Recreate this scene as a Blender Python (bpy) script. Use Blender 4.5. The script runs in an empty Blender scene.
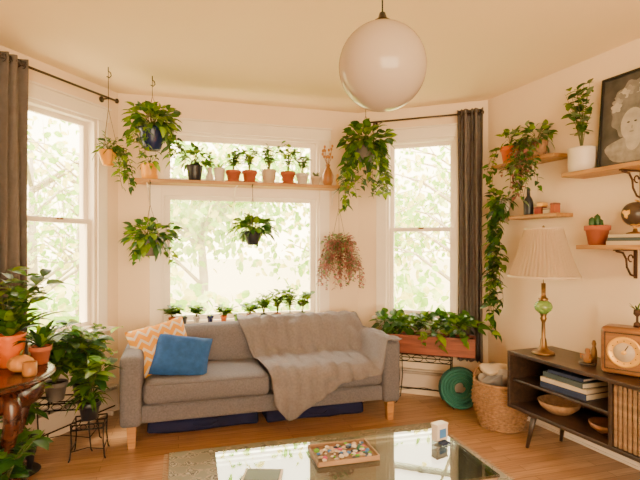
import bpy, bmesh, math, random
from mathutils import Vector, Matrix, Euler, noise
random.seed(7)
R=random.uniform
PI=math.pi
H=2.75
# ------------------------------------------------------------------ materials
def K(c,g=1.28): return [max(0,min(1,x))**g for x in c]
def nt(name):
    m=bpy.data.materials.new(name); m.use_nodes=True
    t=m.node_tree; b=t.nodes['Principled BSDF']; return m,t,b
def mat(name,col,rough=.6,metal=0,var=.12,scale=8,bump=0,bscale=60,spec=.4,coat=0,detail=4,g=1.28):
    col=K(col,g)
    m,t,b=nt(name)
    b.inputs['Roughness'].default_value=rough; b.inputs['Metallic'].default_value=metal
    b.inputs['Specular IOR Level'].default_value=spec
    if coat: b.inputs['Coat Weight'].default_value=coat
    tc=t.nodes.new('ShaderNodeTexCoord')
    n=t.nodes.new('ShaderNodeTexNoise'); n.inputs['Scale'].default_value=scale; n.inputs['Detail'].default_value=detail
    t.links.new(tc.outputs['Object'],n.inputs['Vector'])
    r=t.nodes.new('ShaderNodeValToRGB')
    r.color_ramp.elements[0].position=.3; r.color_ramp.elements[1].position=.7
    r.color_ramp.elements[0].color=[c*(1-var) for c in col]+[1]
    r.color_ramp.elements[1].color=[min(1,c*(1+var)) for c in col]+[1]
    t.links.new(n.outputs['Fac'],r.inputs['Fac']); t.links.new(r.outputs['Color'],b.inputs['Base Color'])
    if bump:
        n2=t.nodes.new('ShaderNodeTexNoise'); n2.inputs['Scale'].default_value=bscale
        t.links.new(tc.outputs['Object'],n2.inputs['Vector'])
        bp=t.nodes.new('ShaderNodeBump'); bp.inputs['Strength'].default_value=bump; bp.inputs['Distance'].default_value=.01
        t.links.new(n2.outputs['Fac'],bp.inputs['Height']); t.links.new(bp.outputs['Normal'],b.inputs['Normal'])
    return m
def wood(name,c1,c2,rough=.4,scale=3,stretch=(1,12,12)):
    c1=K(c1);c2=K(c2)
    m,t,b=nt(name); b.inputs['Roughness'].default_value=rough
    tc=t.nodes.new('ShaderNodeTexCoord'); mp=t.nodes.new('ShaderNodeMapping'); mp.inputs['Scale'].default_value=stretch
    n=t.nodes.new('ShaderNodeTexNoise'); n.inputs['Scale'].default_value=scale; n.inputs['Detail'].default_value=6; n.inputs['Distortion'].default_value=.6
    r=t.nodes.new('ShaderNodeValToRGB'); r.color_ramp.elements[0].position=.35; r.color_ramp.elements[1].position=.65
    r.color_ramp.elements[0].color=list(c1)+[1]; r.color_ramp.elements[1].color=list(c2)+[1]
    t.links.new(tc.outputs['Object'],mp.inputs['Vector']); t.links.new(mp.outputs['Vector'],n.inputs['Vector'])
    t.links.new(n.outputs['Fac'],r.inputs['Fac']); t.links.new(r.outputs['Color'],b.inputs['Base Color'])
    return m
def leafmat(name,col,tr=.35,g=1.15,vr=.35):
    col=K(col,g)
    m,t,b=nt(name); b.inputs['Roughness'].default_value=.45
    tc=t.nodes.new('ShaderNodeTexCoord'); n=t.nodes.new('ShaderNodeTexNoise'); n.inputs['Scale'].default_value=14
    t.links.new(tc.outputs['Object'],n.inputs['Vector'])
    r=t.nodes.new('ShaderNodeValToRGB'); r.color_ramp.elements[0].position=.35; r.color_ramp.elements[1].position=.65
    r.color_ramp.elements[0].color=[c*(1-vr*1.2) for c in col]+[1]; r.color_ramp.elements[1].color=[min(1,c*(1+vr)) for c in col]+[1]
    t.links.new(n.outputs['Fac'],r.inputs['Fac']); t.links.new(r.outputs['Color'],b.inputs['Base Color'])
    tl=t.nodes.new('ShaderNodeBsdfTranslucent'); t.links.new(r.outputs['Color'],tl.inputs['Color'])
    mx=t.nodes.new('ShaderNodeMixShader'); mx.inputs[0].default_value=tr
    t.links.new(b.outputs[0],mx.inputs[1]); t.links.new(tl.outputs[0],mx.inputs[2])
    t.links.new(mx.outputs[0],t.nodes['Material Output'].inputs['Surface'])
    return m
def glassmat(name,tint,gl=.08,rough=.02):
    m,t,b=nt(name); t.nodes.remove(b)
    tr=t.nodes.new('ShaderNodeBsdfTransparent'); tr.inputs[0].default_value=list(tint)+[1]
    g=t.nodes.new('ShaderNodeBsdfGlossy'); g.inputs['Roughness'].default_value=rough
    f=t.nodes.new('ShaderNodeLayerWeight'); f.inputs['Blend'].default_value=.35
    ma=t.nodes.new('ShaderNodeMath'); ma.operation='MULTIPLY_ADD'; ma.inputs[1].default_value=.8; ma.inputs[2].default_value=gl
    ma.use_clamp=True
    mx=t.nodes.new('ShaderNodeMixShader')
    t.links.new(f.outputs['Fresnel'],ma.inputs[0]); t.links.new(ma.outputs[0],mx.inputs[0])
    t.links.new(tr.outputs[0],mx.inputs[1]); t.links.new(g.outputs[0],mx.inputs[2])
    t.links.new(mx.outputs[0],t.nodes['Material Output'].inputs['Surface'])
    return m

M={}
M['wall']=mat('wall_paint',(.80,.63,.45),.85,var=.02,scale=2,bump=.03,bscale=200,g=1)
M['ceil']=mat('ceiling_paint',(.90,.72,.46),.9,var=.015,scale=1.5,g=1)
M['trim']=mat('trim_paint',(.82,.73,.63),.45,var=.02,g=1)
M['heater']=mat('heater_enamel',(.60,.49,.40),.4,var=.02,g=1)
M['curtain']=mat('curtain_fabric',(.20,.175,.165),.95,var=.12,scale=20,bump=.3,bscale=300)
M['sofa']=mat('sofa_fabric',(.20,.188,.205),.95,var=.18,scale=90,bump=.4,bscale=350)
M['throw']=mat('throw_fabric',(.25,.228,.235),.95,var=.12,scale=60,bump=.4,bscale=260)
M['blue']=mat('blue_fabric',(.03,.12,.32),.85,var=.18,scale=25,bump=.4,bscale=200)
M['navy']=mat('navy_fabric',(.012,.014,.08),.8,var=.2)
M['oak']=wood('oak_wood',(.38,.2,.08),(.54,.31,.13))
M['shelf']=wood('shelf_pine',(.38,.21,.07),(.56,.33,.12),.45)
M['walnut']=wood('walnut_wood',(.045,.028,.02),(.10,.062,.04),.35)
M['mahog']=wood('mahogany_wood',(.05,.018,.012),(.12,.04,.02),.22)
M['redwood']=wood('redwood_box',(.2,.06,.03),(.34,.11,.05),.5)
M['slat']=wood('slat_wood',(.25,.16,.09),(.4,.26,.15),.5)
M['radio']=wood('radio_wood',(.24,.12,.05),(.36,.19,.08),.3)
M['iron']=mat('black_iron',(.03,.028,.028),.45,metal=.6,var=.1)
M['rust']=mat('rusty_iron',(.12,.06,.035),.6,metal=.4,var=.3)
M['rod']=mat('rod_metal',(.12,.10,.09),.35,metal=.9,var=.05)
M['chrome']=mat('chrome',(.75,.75,.75),.12,metal=1,var=.02)
M['brass']=mat('aged_brass',(.30,.19,.09),.35,metal=.9,var=.2)
M['gold']=mat('gold_dial',(.80,.50,.12),.3,metal=.3,var=.08)
M['terra']=mat('terracotta',(.44,.15,.07),.8,var=.1,bump=.1)
M['orange']=mat('orange_glaze',(.70,.19,.02),.35,var=.1)
M['yellow']=mat('yellow_glaze',(.74,.38,.01),.4,var=.08)
M['white']=mat('white_ceramic',(.68,.62,.56),.35,var=.03)
M['cream']=mat('cream_ceramic',(.56,.45,.33),.45,var=.06)
M['dark']=mat('dark_ceramic',(.035,.04,.055),.35,var=.1)
M['navyp']=mat('navy_glaze',(.025,.04,.14),.25,var=.1)
M['grey']=mat('grey_pot',(.22,.2,.19),.6,var=.1)
M['soil']=mat('soil',(.06,.04,.03),.95,var=.3,scale=60,bump=.6)
M['string']=mat('cotton_string',(.35,.27,.2),.9)
M['bark']=mat('tree_bark',(.46,.39,.31),.9,var=.2,g=1)  # bark colour lightened to imitate overexposure washing out the trunks
M['stem']=mat('plant_stem',(.18,.19,.07),.7)
M['wicker']=mat('wicker',(.38,.23,.12),.75,var=.3,scale=40)
M['teal']=mat('teal_rubber',(.04,.20,.16),.6,var=.12)
M['teal2']=mat('dark_teal_rubber',(.02,.10,.09),.6,var=.12)
M['g1']=leafmat('leaf_mid',(.095,.215,.02))
M['g2']=leafmat('leaf_light',(.25,.38,.02),.45)
M['g3']=leafmat('leaf_deep',(.04,.12,.028),.25)
M['gr']=leafmat('leaf_reddish',(.40,.17,.15),.3)
M['gg']=leafmat('leaf_silver',(.22,.30,.14),.35)
M['o1']=leafmat('tree_leaf_pale',(.64,.78,.34),.5,1,.15)  # outdoor leaf colour paled to stand in for overexposed daylight
M['o2']=leafmat('tree_leaf_fresh',(.30,.54,.07),.5,1,.15)
M['o3']=leafmat('tree_leaf_gold',(.78,.72,.26),.5,1,.15)
M['grass']=mat('dry_grass',(.44,.40,.24),.95,var=.15,scale=3,g=1)
M['glass']=glassmat('window_glass',(.98,.99,.98),.02)
M['tglass']=glassmat('table_glass',(.82,.92,.89),.10)
M['paper']=mat('book_paper',(.68,.6,.48),.9)
M['b1']=mat('book_navy',(.04,.06,.13),.6); M['b2']=mat('book_red',(.35,.06,.04),.6)
M['b3']=mat('book_cream',(.58,.48,.36),.6); M['b4']=mat('book_slate',(.09,.12,.13),.6)
M['black']=mat('black_paint',(.025,.024,.023),.4)
M['pgrey']=mat('print_grey',(.26,.25,.24),.7,var=.35,scale=12); M['plight']=mat('print_light',(.50,.47,.44),.7,var=.2,scale=14)
M['pdark']=mat('print_dark',(.12,.115,.11),.7,var=.5,scale=7); M['pmid']=mat('print_mid',(.36,.34,.32),.7,var=.3,scale=20)
M['pblk']=mat('print_black',(.05,.048,.046),.7)
M['pink']=mat('pink_glass',(.65,.12,.28),.3); M['lime']=mat('lime_felt',(.2,.45,.06),.6)
M['skyb']=mat('sky_blue_felt',(.10,.26,.55),.6)
M['pump']=mat('gourd',(.60,.30,.10),.5,var=.2,scale=12)
M['linen']=mat('linen_cloth',(.38,.34,.31),.95,var=.15,scale=20,bump=.3)
M['amber']=mat('amber_glaze',(.42,.21,.07),.3,var=.2)
M['globesea']=mat('globe_sea',(.10,.07,.05),.3,var=.5,scale=9)
def two(name,c1,c2,f,rough):
    m,t,b=nt(name); b.inputs['Base Color'].default_value=list(c1)+[1]; b.inputs['Roughness'].default_value=rough
    tl=t.nodes.new('ShaderNodeBsdfTranslucent'); tl.inputs[0].default_value=list(c2)+[1]
    mx=t.nodes.new('ShaderNodeMixShader'); mx.inputs[0].default_value=f
    t.links.new(b.outputs[0],mx.inputs[1]); t.links.new(tl.outputs[0],mx.inputs[2])
    t.links.new(mx.outputs[0],t.nodes['Material Output'].inputs['Surface']); return m
M['opal']=two('opal_glass',(.50,.43,.37),(.5,.43,.36),.25,.12)
M['shade']=two('pleated_shade_fabric',(.50,.39,.27),(.7,.52,.33),.4,.9)
def greenglass():
    m,t,b=nt('green_glass'); b.inputs['Base Color'].default_value=(.25,.42,.10,1); b.inputs['Roughness'].default_value=.08
    b.inputs['Transmission Weight'].default_value=.5; return m
M['gglass']=greenglass()
THB=math.atan2(.283,.959)
def floor_mat():
    m,t,b=nt('oak_floorboards'); b.inputs['Roughness'].default_value=.28; b.inputs['Specular IOR Level'].default_value=.5
    tc=t.nodes.new('ShaderNodeTexCoord'); mp=t.nodes.new('ShaderNodeMapping'); mp.inputs['Rotation'].default_value=(0,0,-THB)
    t.links.new(tc.outputs['Object'],mp.inputs['Vector'])
    br=t.nodes.new('ShaderNodeTexBrick'); br.inputs['Scale'].default_value=1
    br.inputs['Brick Width'].default_value=1.3; br.inputs['Row Height'].default_value=.075; br.inputs['Mortar Size'].default_value=.0018
    br.inputs['Color1'].default_value=(.38,.20,.10,1); br.inputs['Color2'].default_value=(.54,.31,.16,1); br.inputs['Mortar'].default_value=(.12,.05,.025,1)
    br.offset=.37
    t.links.new(mp.outputs['Vector'],br.inputs['Vector'])
    mp2=t.nodes.new('ShaderNodeMapping'); mp2.inputs['Scale'].default_value=(1.5,22,1)
    t.links.new(mp.outputs['Vector'],mp2.inputs['Vector'])
    n=t.nodes.new('ShaderNodeTexNoise'); n.inputs['Scale'].default_value=3; n.inputs['Detail'].default_value=7
    t.links.new(mp2.outputs['Vector'],n.inputs['Vector'])
    r=t.nodes.new('ShaderNodeValToRGB'); r.color_ramp.elements[0].color=(.58,.52,.46,1); r.color_ramp.elements[1].color=(1.0,1.0,1.0,1)
    r.color_ramp.elements[0].position=.3; r.color_ramp.elements[1].position=.65
    t.links.new(n.outputs['Fac'],r.inputs['Fac'])
    mx=t.nodes.new('ShaderNodeMixRGB'); mx.blend_type='MULTIPLY'; mx.inputs[0].default_value=.85
    t.links.new(br.outputs['Color'],mx.inputs[1]); t.links.new(r.outputs['Color'],mx.inputs[2])
    t.links.new(mx.outputs[0],b.inputs['Base Color']); return m
M['floor']=floor_mat()
def rug_mat():
    m,t,b=nt('faded_rug'); b.inputs['Roughness'].default_value=.95
    tc=t.nodes.new('ShaderNodeTexCoord')
    v=t.nodes.new('ShaderNodeTexVoronoi'); v.inputs['Scale'].default_value=8; v.inputs['Randomness'].default_value=.25
    v.distance='MANHATTAN'
    t.links.new(tc.outputs['Object'],v.inputs['Vector'])
    n=t.nodes.new('ShaderNodeTexNoise'); n.inputs['Scale'].default_value=22; n.inputs['Detail'].default_value=5
    t.links.new(tc.outputs['Object'],n.inputs['Vector'])
    a=t.nodes.new('ShaderNodeMath'); a.operation='MULTIPLY_ADD'; a.inputs[1].default_value=.8
    t.links.new(v.outputs['Distance'],a.inputs[0]); t.links.new(n.outputs['Fac'],a.inputs[2])
    r=t.nodes.new('ShaderNodeValToRGB'); cr=r.color_ramp
    cr.elements[0].position=.55; cr.elements[0].color=(.36,.33,.26,1); cr.elements[1].position=1.05; cr.elements[1].color=(.24,.24,.19,1)
    for p,c in((.65,(.05,.055,.06,1)),(.74,(.48,.43,.34,1)),(.84,(.09,.11,.09,1)),(.93,(.40,.33,.25,1))):
        e=cr.elements.new(p); e.color=c
    t.links.new(a.outputs[0],r.inputs['Fac']); t.links.new(r.outputs['Color'],b.inputs['Base Color']); return m
M['rug']=rug_mat()
def chevron():
    m,t,b=nt('orange_chevron_fabric'); b.inputs['Roughness'].default_value=.9
    tc=t.nodes.new('ShaderNodeTexCoord'); s=t.nodes.new('ShaderNodeSeparateXYZ'); t.links.new(tc.outputs['Object'],s.inputs[0])
    def mth(op,a,bv=None,c=None):
        q=t.nodes.new('ShaderNodeMath'); q.operation=op
        for i,x in enumerate((a,bv,c)):
            if x is None: continue
            if isinstance(x,(int,float)): q.inputs[i].default_value=x
            else: t.links.new(x,q.inputs[i])
        return q.outputs[0]
    px=mth('PINGPONG',mth('ADD',s.outputs[0],5),.045)
    y=mth('ADD',mth('MULTIPLY',px,1.1),mth('ADD',s.outputs[2],5))
    f=mth('FRACT',mth('MULTIPLY',y,14))
    g=mth('GREATER_THAN',f,.36)
    mx=t.nodes.new('ShaderNodeMixRGB'); t.links.new(g,mx.inputs[0]); mx.inputs[1].default_value=(.55,.48,.40,1); mx.inputs[2].default_value=(.62,.26,.002,1)
    t.links.new(mx.outputs[0],b.inputs['Base Color']); return m
M['chev']=chevron()

# ------------------------------------------------------------------ builder
WALLS=[]
class Obj:
    def __init__(s,name,loc=(0,0,0),rz=0,rot=None):
        s.name=name; s.loc=loc; s.rot=rot or (0,0,rz); s.V=[];s.F=[];s.MI=[];s.S=[];s.mats=[]
    def mi(s,m):
        if m not in s.mats: s.mats.append(m)
        return s.mats.index(m)
    def add(s,vs,fs,m,smooth=True,T=None):
        o=len(s.V)
        if T is not None: vs=[T@Vector(v) for v in vs]
        s.V.extend([tuple(v) for v in vs]); i=s.mi(m)
        for f in fs: s.F.append([a+o for a in f]); s.MI.append(i); s.S.append(smooth)
    def box(s,c,size,m,bev=.004,T=None,seg=2):
        bm=bmesh.new(); bmesh.ops.create_cube(bm,size=1)
        for v in bm.verts: v.co=Vector((v.co.x*size[0],v.co.y*size[1],v.co.z*size[2]))
        if bev>0:
            bev=min(bev,min(size)*.45)
            bmesh.ops.bevel(bm,geom=bm.edges[:],offset=bev,segments=seg,affect='EDGES',profile=.5)
        bm.verts.index_update()
        vs=[v.co.copy() for v in bm.verts]; fs=[[v.index for v in f.verts] for f in bm.faces]; bm.free()
        TT=Matrix.Translation(c)
        if T is not None: TT=TT@T
        s.add(vs,fs,m,False,TT)
    def lathe(s,prof,m,c=(0,0,0),seg=28,T=None,smooth=True,mod=None):
        vs=[];fs=[];rings=[]
        for (r,z) in prof:
            if r<1e-5: rings.append([len(vs)]); vs.append(Vector((0,0,z)))
            else:
                ring=[]
                for i in range(seg):
                    a=2*PI*i/seg; rr=r*(mod(a,z) if mod else 1)
                    ring.append(len(vs)); vs.append(Vector((rr*math.cos(a),rr*math.sin(a),z)))
                rings.append(ring)
        for a,b in zip(rings,rings[1:]):
            for i in range(seg):
                j=(i+1)%seg
                if len(a)==1 and len(b)==1: break
                if len(a)==1: fs.append([a[0],b[j],b[i]])
                elif len(b)==1: fs.append([a[i],a[j],b[0]])
                else: fs.append([a[i],a[j],b[j],b[i]])
        TT=Matrix.Translation(c)
        if T is not None: TT=TT@T
        s.add(vs,fs,m,smooth,TT)
    def tube(s,pts,rad,m,seg=6,closed=False):
        pts=[Vector(p) for p in pts]; n=len(pts)
        if n<2: return
        rs=rad if isinstance(rad,(list,tuple)) else [rad]*n
        vs=[];fs=[]; prev=None
        for i,p in enumerate(pts):
            if closed: d=pts[(i+1)%n]-pts[i-1]
            else: d=pts[min(i+1,n-1)]-pts[max(i-1,0)]
            if d.length<1e-9: d=Vector((0,0,1))
            d.normalize()
            if prev is None:
                a=Vector((0,0,1)) if abs(d.z)<.9 else Vector((1,0,0)); x=d.cross(a).normalized()
            else:
                x=prev-d*prev.dot(d)
                if x.length<1e-6: x=d.orthogonal()
                x.normalize()
            prev=x; y=d.cross(x)
            for k in range(seg):
                a=2*PI*k/seg; vs.append(p+(x*math.cos(a)+y*math.sin(a))*rs[i])
        for i in range(n if closed else n-1):
            j=(i+1)%n
            for k in range(seg):
                l=(k+1)%seg; fs.append([i*seg+k,i*seg+l,j*seg+l,j*seg+k])
        if not closed: fs.append(list(range(seg))[::-1]); fs.append([(n-1)*seg+k for k in range(seg)])
        s.add(vs,fs,m,True)
    def grid(s,fn,nu,nv,m,smooth=True,T=None):
        vs=[fn(i/nu,j/nv) for j in range(nv+1) for i in range(nu+1)]
        fs=[[j*(nu+1)+i,j*(nu+1)+i+1,(j+1)*(nu+1)+i+1,(j+1)*(nu+1)+i] for j in range(nv) for i in range(nu)]
        s.add(vs,fs,m,smooth,T)
    def cushion(s,c,size,m,r=.04,bulge=(0,0,0),T=None,n=12,wr=0):
        ids={};vs=[];fs=[]
        h=[x/2 for x in size]; r=min(r,min(h)*.98)
        def mp(t,hh):
            return math.sin(t*PI/2)*hh
        def vert(i,j,k):
            key=(i,j,k)
            if key in ids: return ids[key]
            q=[2*a/n-1 for a in key]; p=Vector([mp(q[a],h[a]) for a in range(3)])
            cl=Vector([max(-h[a]+r,min(h[a]-r,p[a])) for a in range(3)]); d=p-cl
            if d.length>1e-9: p=cl+d.normalized()*r
            w=[(1-(p[a]/h[a])**2) for a in range(3)]
            p=p+Vector((math.copysign(bulge[0],q[0])*w[1]*w[2]*(abs(q[0])**2),math.copysign(bulge[1],q[1])*w[0]*w[2]*(abs(q[1])**2),math.copysign(bulge[2],q[2])*w[0]*w[1]*(abs(q[2])**2)))
            if wr: p=p+noise.noise_vector(p*7+Vector(c)*3)*wr
            ids[key]=len(vs); vs.append(p); return ids[key]
        for ax in range(3):
            for side in (0,n):
                for a in range(n):
                    for b in range(n):
                        def kk(u,v):
                            t=[0,0,0]; t[ax]=side; t[(ax+1)%3]=u; t[(ax+2)%3]=v; return vert(*t)
                        f=[kk(a,b),kk(a+1,b),kk(a+1,b+1),kk(a,b+1)]
                        if side==0: f.reverse()
                        fs.append(f)
        TT=Matrix.Translation(c)
        if T is not None: TT=TT@T
        s.add(vs,fs,m,True,TT)
    def pillow(s,w,h,t,m):
        n=16
        def f(sg):
            def g(u,v):
                x=2*u-1;y=2*v-1
                k=max(0,(1-x**4))**.5*max(0,(1-y**4))**.5
                sc=1-.06*(1-abs(x))*(abs(y)**4); sc2=1-.06*(1-abs(y))*(abs(x)**4)
                return Vector((x*w/2*sc2,sg*t/2*k+.01*noise.noise(Vector((x*3,y*3,sg))),y*h/2*sc))
            return g
        s.grid(f(-1),n,n,m); s.grid(f(1),n,n,m)
    def leaf(s,base,d,L,W,m,bend=.3,roll=0,shape='o'):
        d=Vector(d).normalized(); base=Vector(base)
        up=Vector((0,0,1)) if abs(d.z)<.95 else Vector((1,0,0))
        x=d.cross(up).normalized(); nn=x.cross(d)
        if roll:
            x=x*math.cos(roll)+nn*math.sin(roll); nn=x.cross(d)
        prof={'o':(.75,1,.7),'h':(1.05,.95,.5),'l':(.8,1,.75)}[shape]
        vs=[base];fs=[]
        for i,(t,w) in enumerate(zip((.22,.5,.78),prof)):
            c=base+d*L*t; c.z-=bend*L*t*t
            vs+= [c-x*W*.5*w+nn*W*.12, c, c+x*W*.5*w+nn*W*.12]
        c=base+d*L; c.z-=bend*L; vs.append(c)
        fs=[[0,2,1],[0,3,2],[1,2,5,4],[2,3,6,5],[4,5,8,7],[5,6,9,8],[7,8,10],[8,9,10]]
        s.add(vs,fs,m,True)
    def done(s,recalc=True,clamp=False,shelf=None):
        if clamp:   # leaves press against the wall surface instead of going through it
            Mx=Matrix.Translation(s.loc)@Euler(s.rot).to_matrix().to_4x4(); Mi=Mx.inverted(); nvs=[]
            for v in s.V:
                p=Mx@Vector(v)
                for f in WALLS:
                    dd=(p-f.p).dot(f.n)
                    if dd<.03: p=p+f.n*(.03-dd+.004*R(0,1))
                nvs.append(tuple(Mi@p))
            s.V=nvs
        me=bpy.data.meshes.new(s.name); me.from_pydata(s.V,[],s.F)
        for m in s.mats: me.materials.append(m)
        me.polygons.foreach_set('material_index',s.MI); me.polygons.foreach_set('use_smooth',s.S)
        me.update()
        if recalc:
            bm=bmesh.new(); bm.from_mesh(me); bmesh.ops.recalc_face_normals(bm,faces=bm.faces[:]); bm.to_mesh(me); bm.free()
        ob=bpy.data.objects.new(s.name,me); ob.location=s.loc; ob.rotation_euler=s.rot
        bpy.context.scene.collection.objects.link(ob); return ob
    def plant(s,floorz=None):
        if floorz is not None: s.V=[(v[0],v[1],max(v[2],floorz)) for v in s.V]
        return s.done(False,True)

# frames -------------------------------------------------------------
def V2(a): return Vector((a[0],a[1],0))
class Frame:
    def __init__(s,p,q):
        s.p=V2(p); s.len=(V2(q)-V2(p)).length; s.u=(V2(q)-V2(p)).normalized(); s.a=math.atan2(s.u.y,s.u.x)
        s.n=Vector((s.u.y,-s.u.x,0))
    def __call__(s,t,b,z=0): 
        v=s.p+s.u*t+s.n*b; return (v.x,v.y,z)
A1=(-2.167,3.01); Bc=(-1.755,4.17); C=(.38,4.80); D=(1.53,4.37)
u=Vector((.959,.283)).normalized(); nv=Vector((u.y,-u.x))
A2=(A1[0]-.8*u.x,A1[1]-.8*u.y)
L0=(A2[0]+nv.x*5.6,A2[1]+nv.y*5.6)
rd=Vector((.363,-.932)).normalized()
R1=(D[0]+rd.x*7.4,D[1]+rd.y*7.4)
FL=Frame(A1,Bc); FC=Frame(Bc,C); FR=Frame(C,D); FW=Frame(D,R1); FS=Frame(A2,A1); FE=Frame(L0,A2); FB=Frame(R1,L0)
WALLS=[FL,FC,FR,FW]

# ------------------------------------------------------------------ shell
def wall(name,f,ops=(),e0=.1,e1=.1,th=.16):
    o=Obj(name,(f.p.x,f.p.y,0),f.a); x0=-e0; X1=f.len+e1
    cur=x0
    def bx(a,b,z0,z1):
        if b-a>1e-4 and z1-z0>1e-4: o.box(((a+b)/2,th/2,(z0+z1)/2),(b-a,th,z1-z0),M['wall'],0)
    for (a,b,z0,z1) in ops:
        bx(cur,a,0,H); bx(a,b,0,z0); bx(a,b,z1,H); cur=b
    bx(cur,X1,0,H); return o.done()
wall('wall_left_bay',FL,[(.33,.99,.75,2.46)],e0=0)
wall('wall_center_bay',FC,[(.36,1.82,.72,2.45)])
wall('wall_right_bay',FR,[(.29,.95,.74,2.44)])
wall('wall_right',FW); wall('wall_left_return',FS,e1=-.0); wall('wall_left',FE)
wall('wall_back_baffle',FB,[(.9,FB.len-.7,.2,2.5)])  # unseen wall added behind the camera; its opening cuts down rear fill light
def slab(name,z0,z1,m,ex=.16):
    pts=[L0,A2,A1,Bc,C,D,R1]; cx=sum(p[0] for p in pts)/7; cy=sum(p[1] for p in pts)/7
    pp=[]
    for p in pts:
        d=Vector((p[0]-cx,p[1]-cy)); d=d+d.normalized()*ex; pp.append((cx+d.x,cy+d.y))
    o=Obj(name); n=7
    vs=[(x,y,z0) for x,y in pp]+[(x,y,z1) for x,y in pp]
    fs=[list(range(n)),list(range(n,2*n))]+[[i,(i+1)%n,(i+1)%n+n,i+n] for i in range(n)]
    o.add(vs,fs,m,False); o.done()
slab('floor',-.1,0,M['floor']); slab('ceiling',H,H+.12,M['ceil'])

def window(name,f,a,b,z0,z1,rail,kind='dh',cas=.1):
    o=Obj(name,(f.p.x,f.p.y,0),f.a); t=M['trim']; w=b-a; cx=(a+b)/2
    for x in (a-cas/2,b+cas/2): o.box((x,-.011,(z0+z1)/2),(cas,.022,z1-z0),t,.004)
    o.box((cx,-.014,z1+cas/2),(w+2*cas+.03,.028,cas),t,.004)
    o.box((cx,-.022,z1+cas+.008),(w+2*cas+.05,.042,.016),t,.005)
    o.box((cx,-.035,z0-.015),(w+2*cas+.06,.09,.03),t,.006)
    o.box((cx,-.010,z0-.075),(w+2*cas,.02,.09),t,.004)
    for x in (a+.012,b-.012): o.box((x,.08,(z0+z1)/2),(.024,.158,z1-z0),t,.002)
    o.box((cx,.08,z0+.012),(w,.158,.024),t,.002); o.box((cx,.08,z1-.012),(w,.158,.024),t,.002)
    def sash(za,zb,y,st=.04):
        for x in (a+.024+st/2,b-.024-st/2): o.box((x,y,(za+zb)/2),(st,.035,zb-za),t,.004)
        for z in (za+st/2,zb-st/2): o.box((cx,y,z),(w-.05,.034,st),t,.004)
        x0=a+.06;x1=b-.06
        o.add([(x0,y,za+st*.6),(x1,y,za+st*.6),(x1,y,zb-st*.6),(x0,y,zb-st*.6)],[[0,1,2,3]],M['glass'],False)
    if kind=='dh':
        sash(z0+.02,rail+.02,.05); sash(rail-.02,z1-.02,.09)
        o.box((cx,.028,rail+.012),(.05,.02,.016),M['brass'],.003)
    else:
        sash(z0+.02,rail-.05,.07,.05); sash(rail+.05,z1-.02,.07,.05)
        o.box((cx,.06,rail),(w,.12,.13),t,.004)
    o.done(False)
window('window_1',FL,.33,.99,.75,2.46,1.62)
window('window_2',FC,.36,1.82,.72,2.45,1.94,'fx')
window('window_3',FR,.29,.95,.74,2.44,1.58)

def heater(f,a,b,nm='baseboard_heater'):
    o=Obj(nm,(f.p.x,f.p.y,0),f.a); c=(a+b)/2; w=b-a; m=M['heater']
    o.box((c,-.006,.15),(w,.012,.2),m,.003); o.box((c,-.04,.245),(w,.07,.012),m,.003)
    o.box((c,-.066,.15),(w,.01,.13),m,.003)
    for x in (a,b): o.box((x,-.036,.14),(.02,.075,.22),m,.004)
    for z in (.07,.235): o.box((c,-.05,z),(w,.008,.01),M['iron'],.001)
    for k in range(int(w/.03)): o.box((a+.02+k*.03,-.035,.1),(.002,.045,.06),M['chrome'],0)
    for x in (a+.05,b-.05): o.box((x,-.036,.02),(.02,.06,.04),m,.003)
    o.done()
heater(FR,.05,1.1); heater(FL,.25,1.15); heater(FC,.1,2.13)
for nm,f,a,b in (('baseboard_right',FW,0,7.3),('baseboard_left_return',FS,.02,.8),('baseboard_left',FE,0,5.5)):
    o=Obj(nm,(f.p.x,f.p.y,0),f.a); o.box(((a+b)/2,-.008,.06),(b-a,.016,.12),M['trim'],.004); o.box(((a+b)/2,-.012,.01),(b-a,.024,.02),M['trim'],.004); o.done()

# ------------------------------------------------------------------ curtains
def curtain(name,f,t0,t1,b,zt,zb,folds):
    o=Obj(name,(f.p.x,f.p.y,0),f.a)
    def g(uu,v):
        z=zt+(zb-zt)*v; amp=.035*(.75+.35*v); x=t0+(t1-t0)*uu
        ph=uu*folds*2*PI
        return Vector((x+.01*math.sin(ph*.5+v*3),-b+amp*math.sin(ph+.3*math.sin(v*4)),z))
    o.grid(g,folds*10,24,M['curtain'])
    for k in range(folds*2):
        uu=(k+.25)/(folds*2)
        x=t0+(t1-t0)*uu
        pts=[(x,-b+.024*math.cos(a),zt-.04+.024*math.sin(a)) for a in [2*PI*i/12 for i in range(12)]]
        o.tube(pts,.004,M['rod'],5,closed=True)
    o.done(False)
def rod(name,f,t0,t1,b,z):
    o=Obj(name,(f.p.x,f.p.y,0),f.a)
    o.tube([(t0,-b,z),(t1,-b,z)],.009,M['rod'],10)
    for t in (t0,t1):
        o.lathe([(0,-.022),(.012,-.018),(.019,0),(.012,.018),(0,.022)],M['rod'],(t,-b,z),12)
    for t in (t0+.08,t1-.08):
        o.tube([(t,0,z+.0),(t,-b,z)],.006,M['rod'],6); o.lathe([(0,0),(.025,0),(.025,.008),(0,.008)],M['rod'],(t,0,z),12,T=Matrix.Rotation(PI/2,4,'X'))
    o.done()
rod('curtain_rod',FL,.02,1.12,.09,2.64); rod('curtain_rod',FR,.1,1.18,.09,2.62)
curtain('curtain',FL,-.06,.29,.09,2.68,.35,5)
curtain('curtain',FR,.965,1.19,.09,2.66,.38,5)

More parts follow.
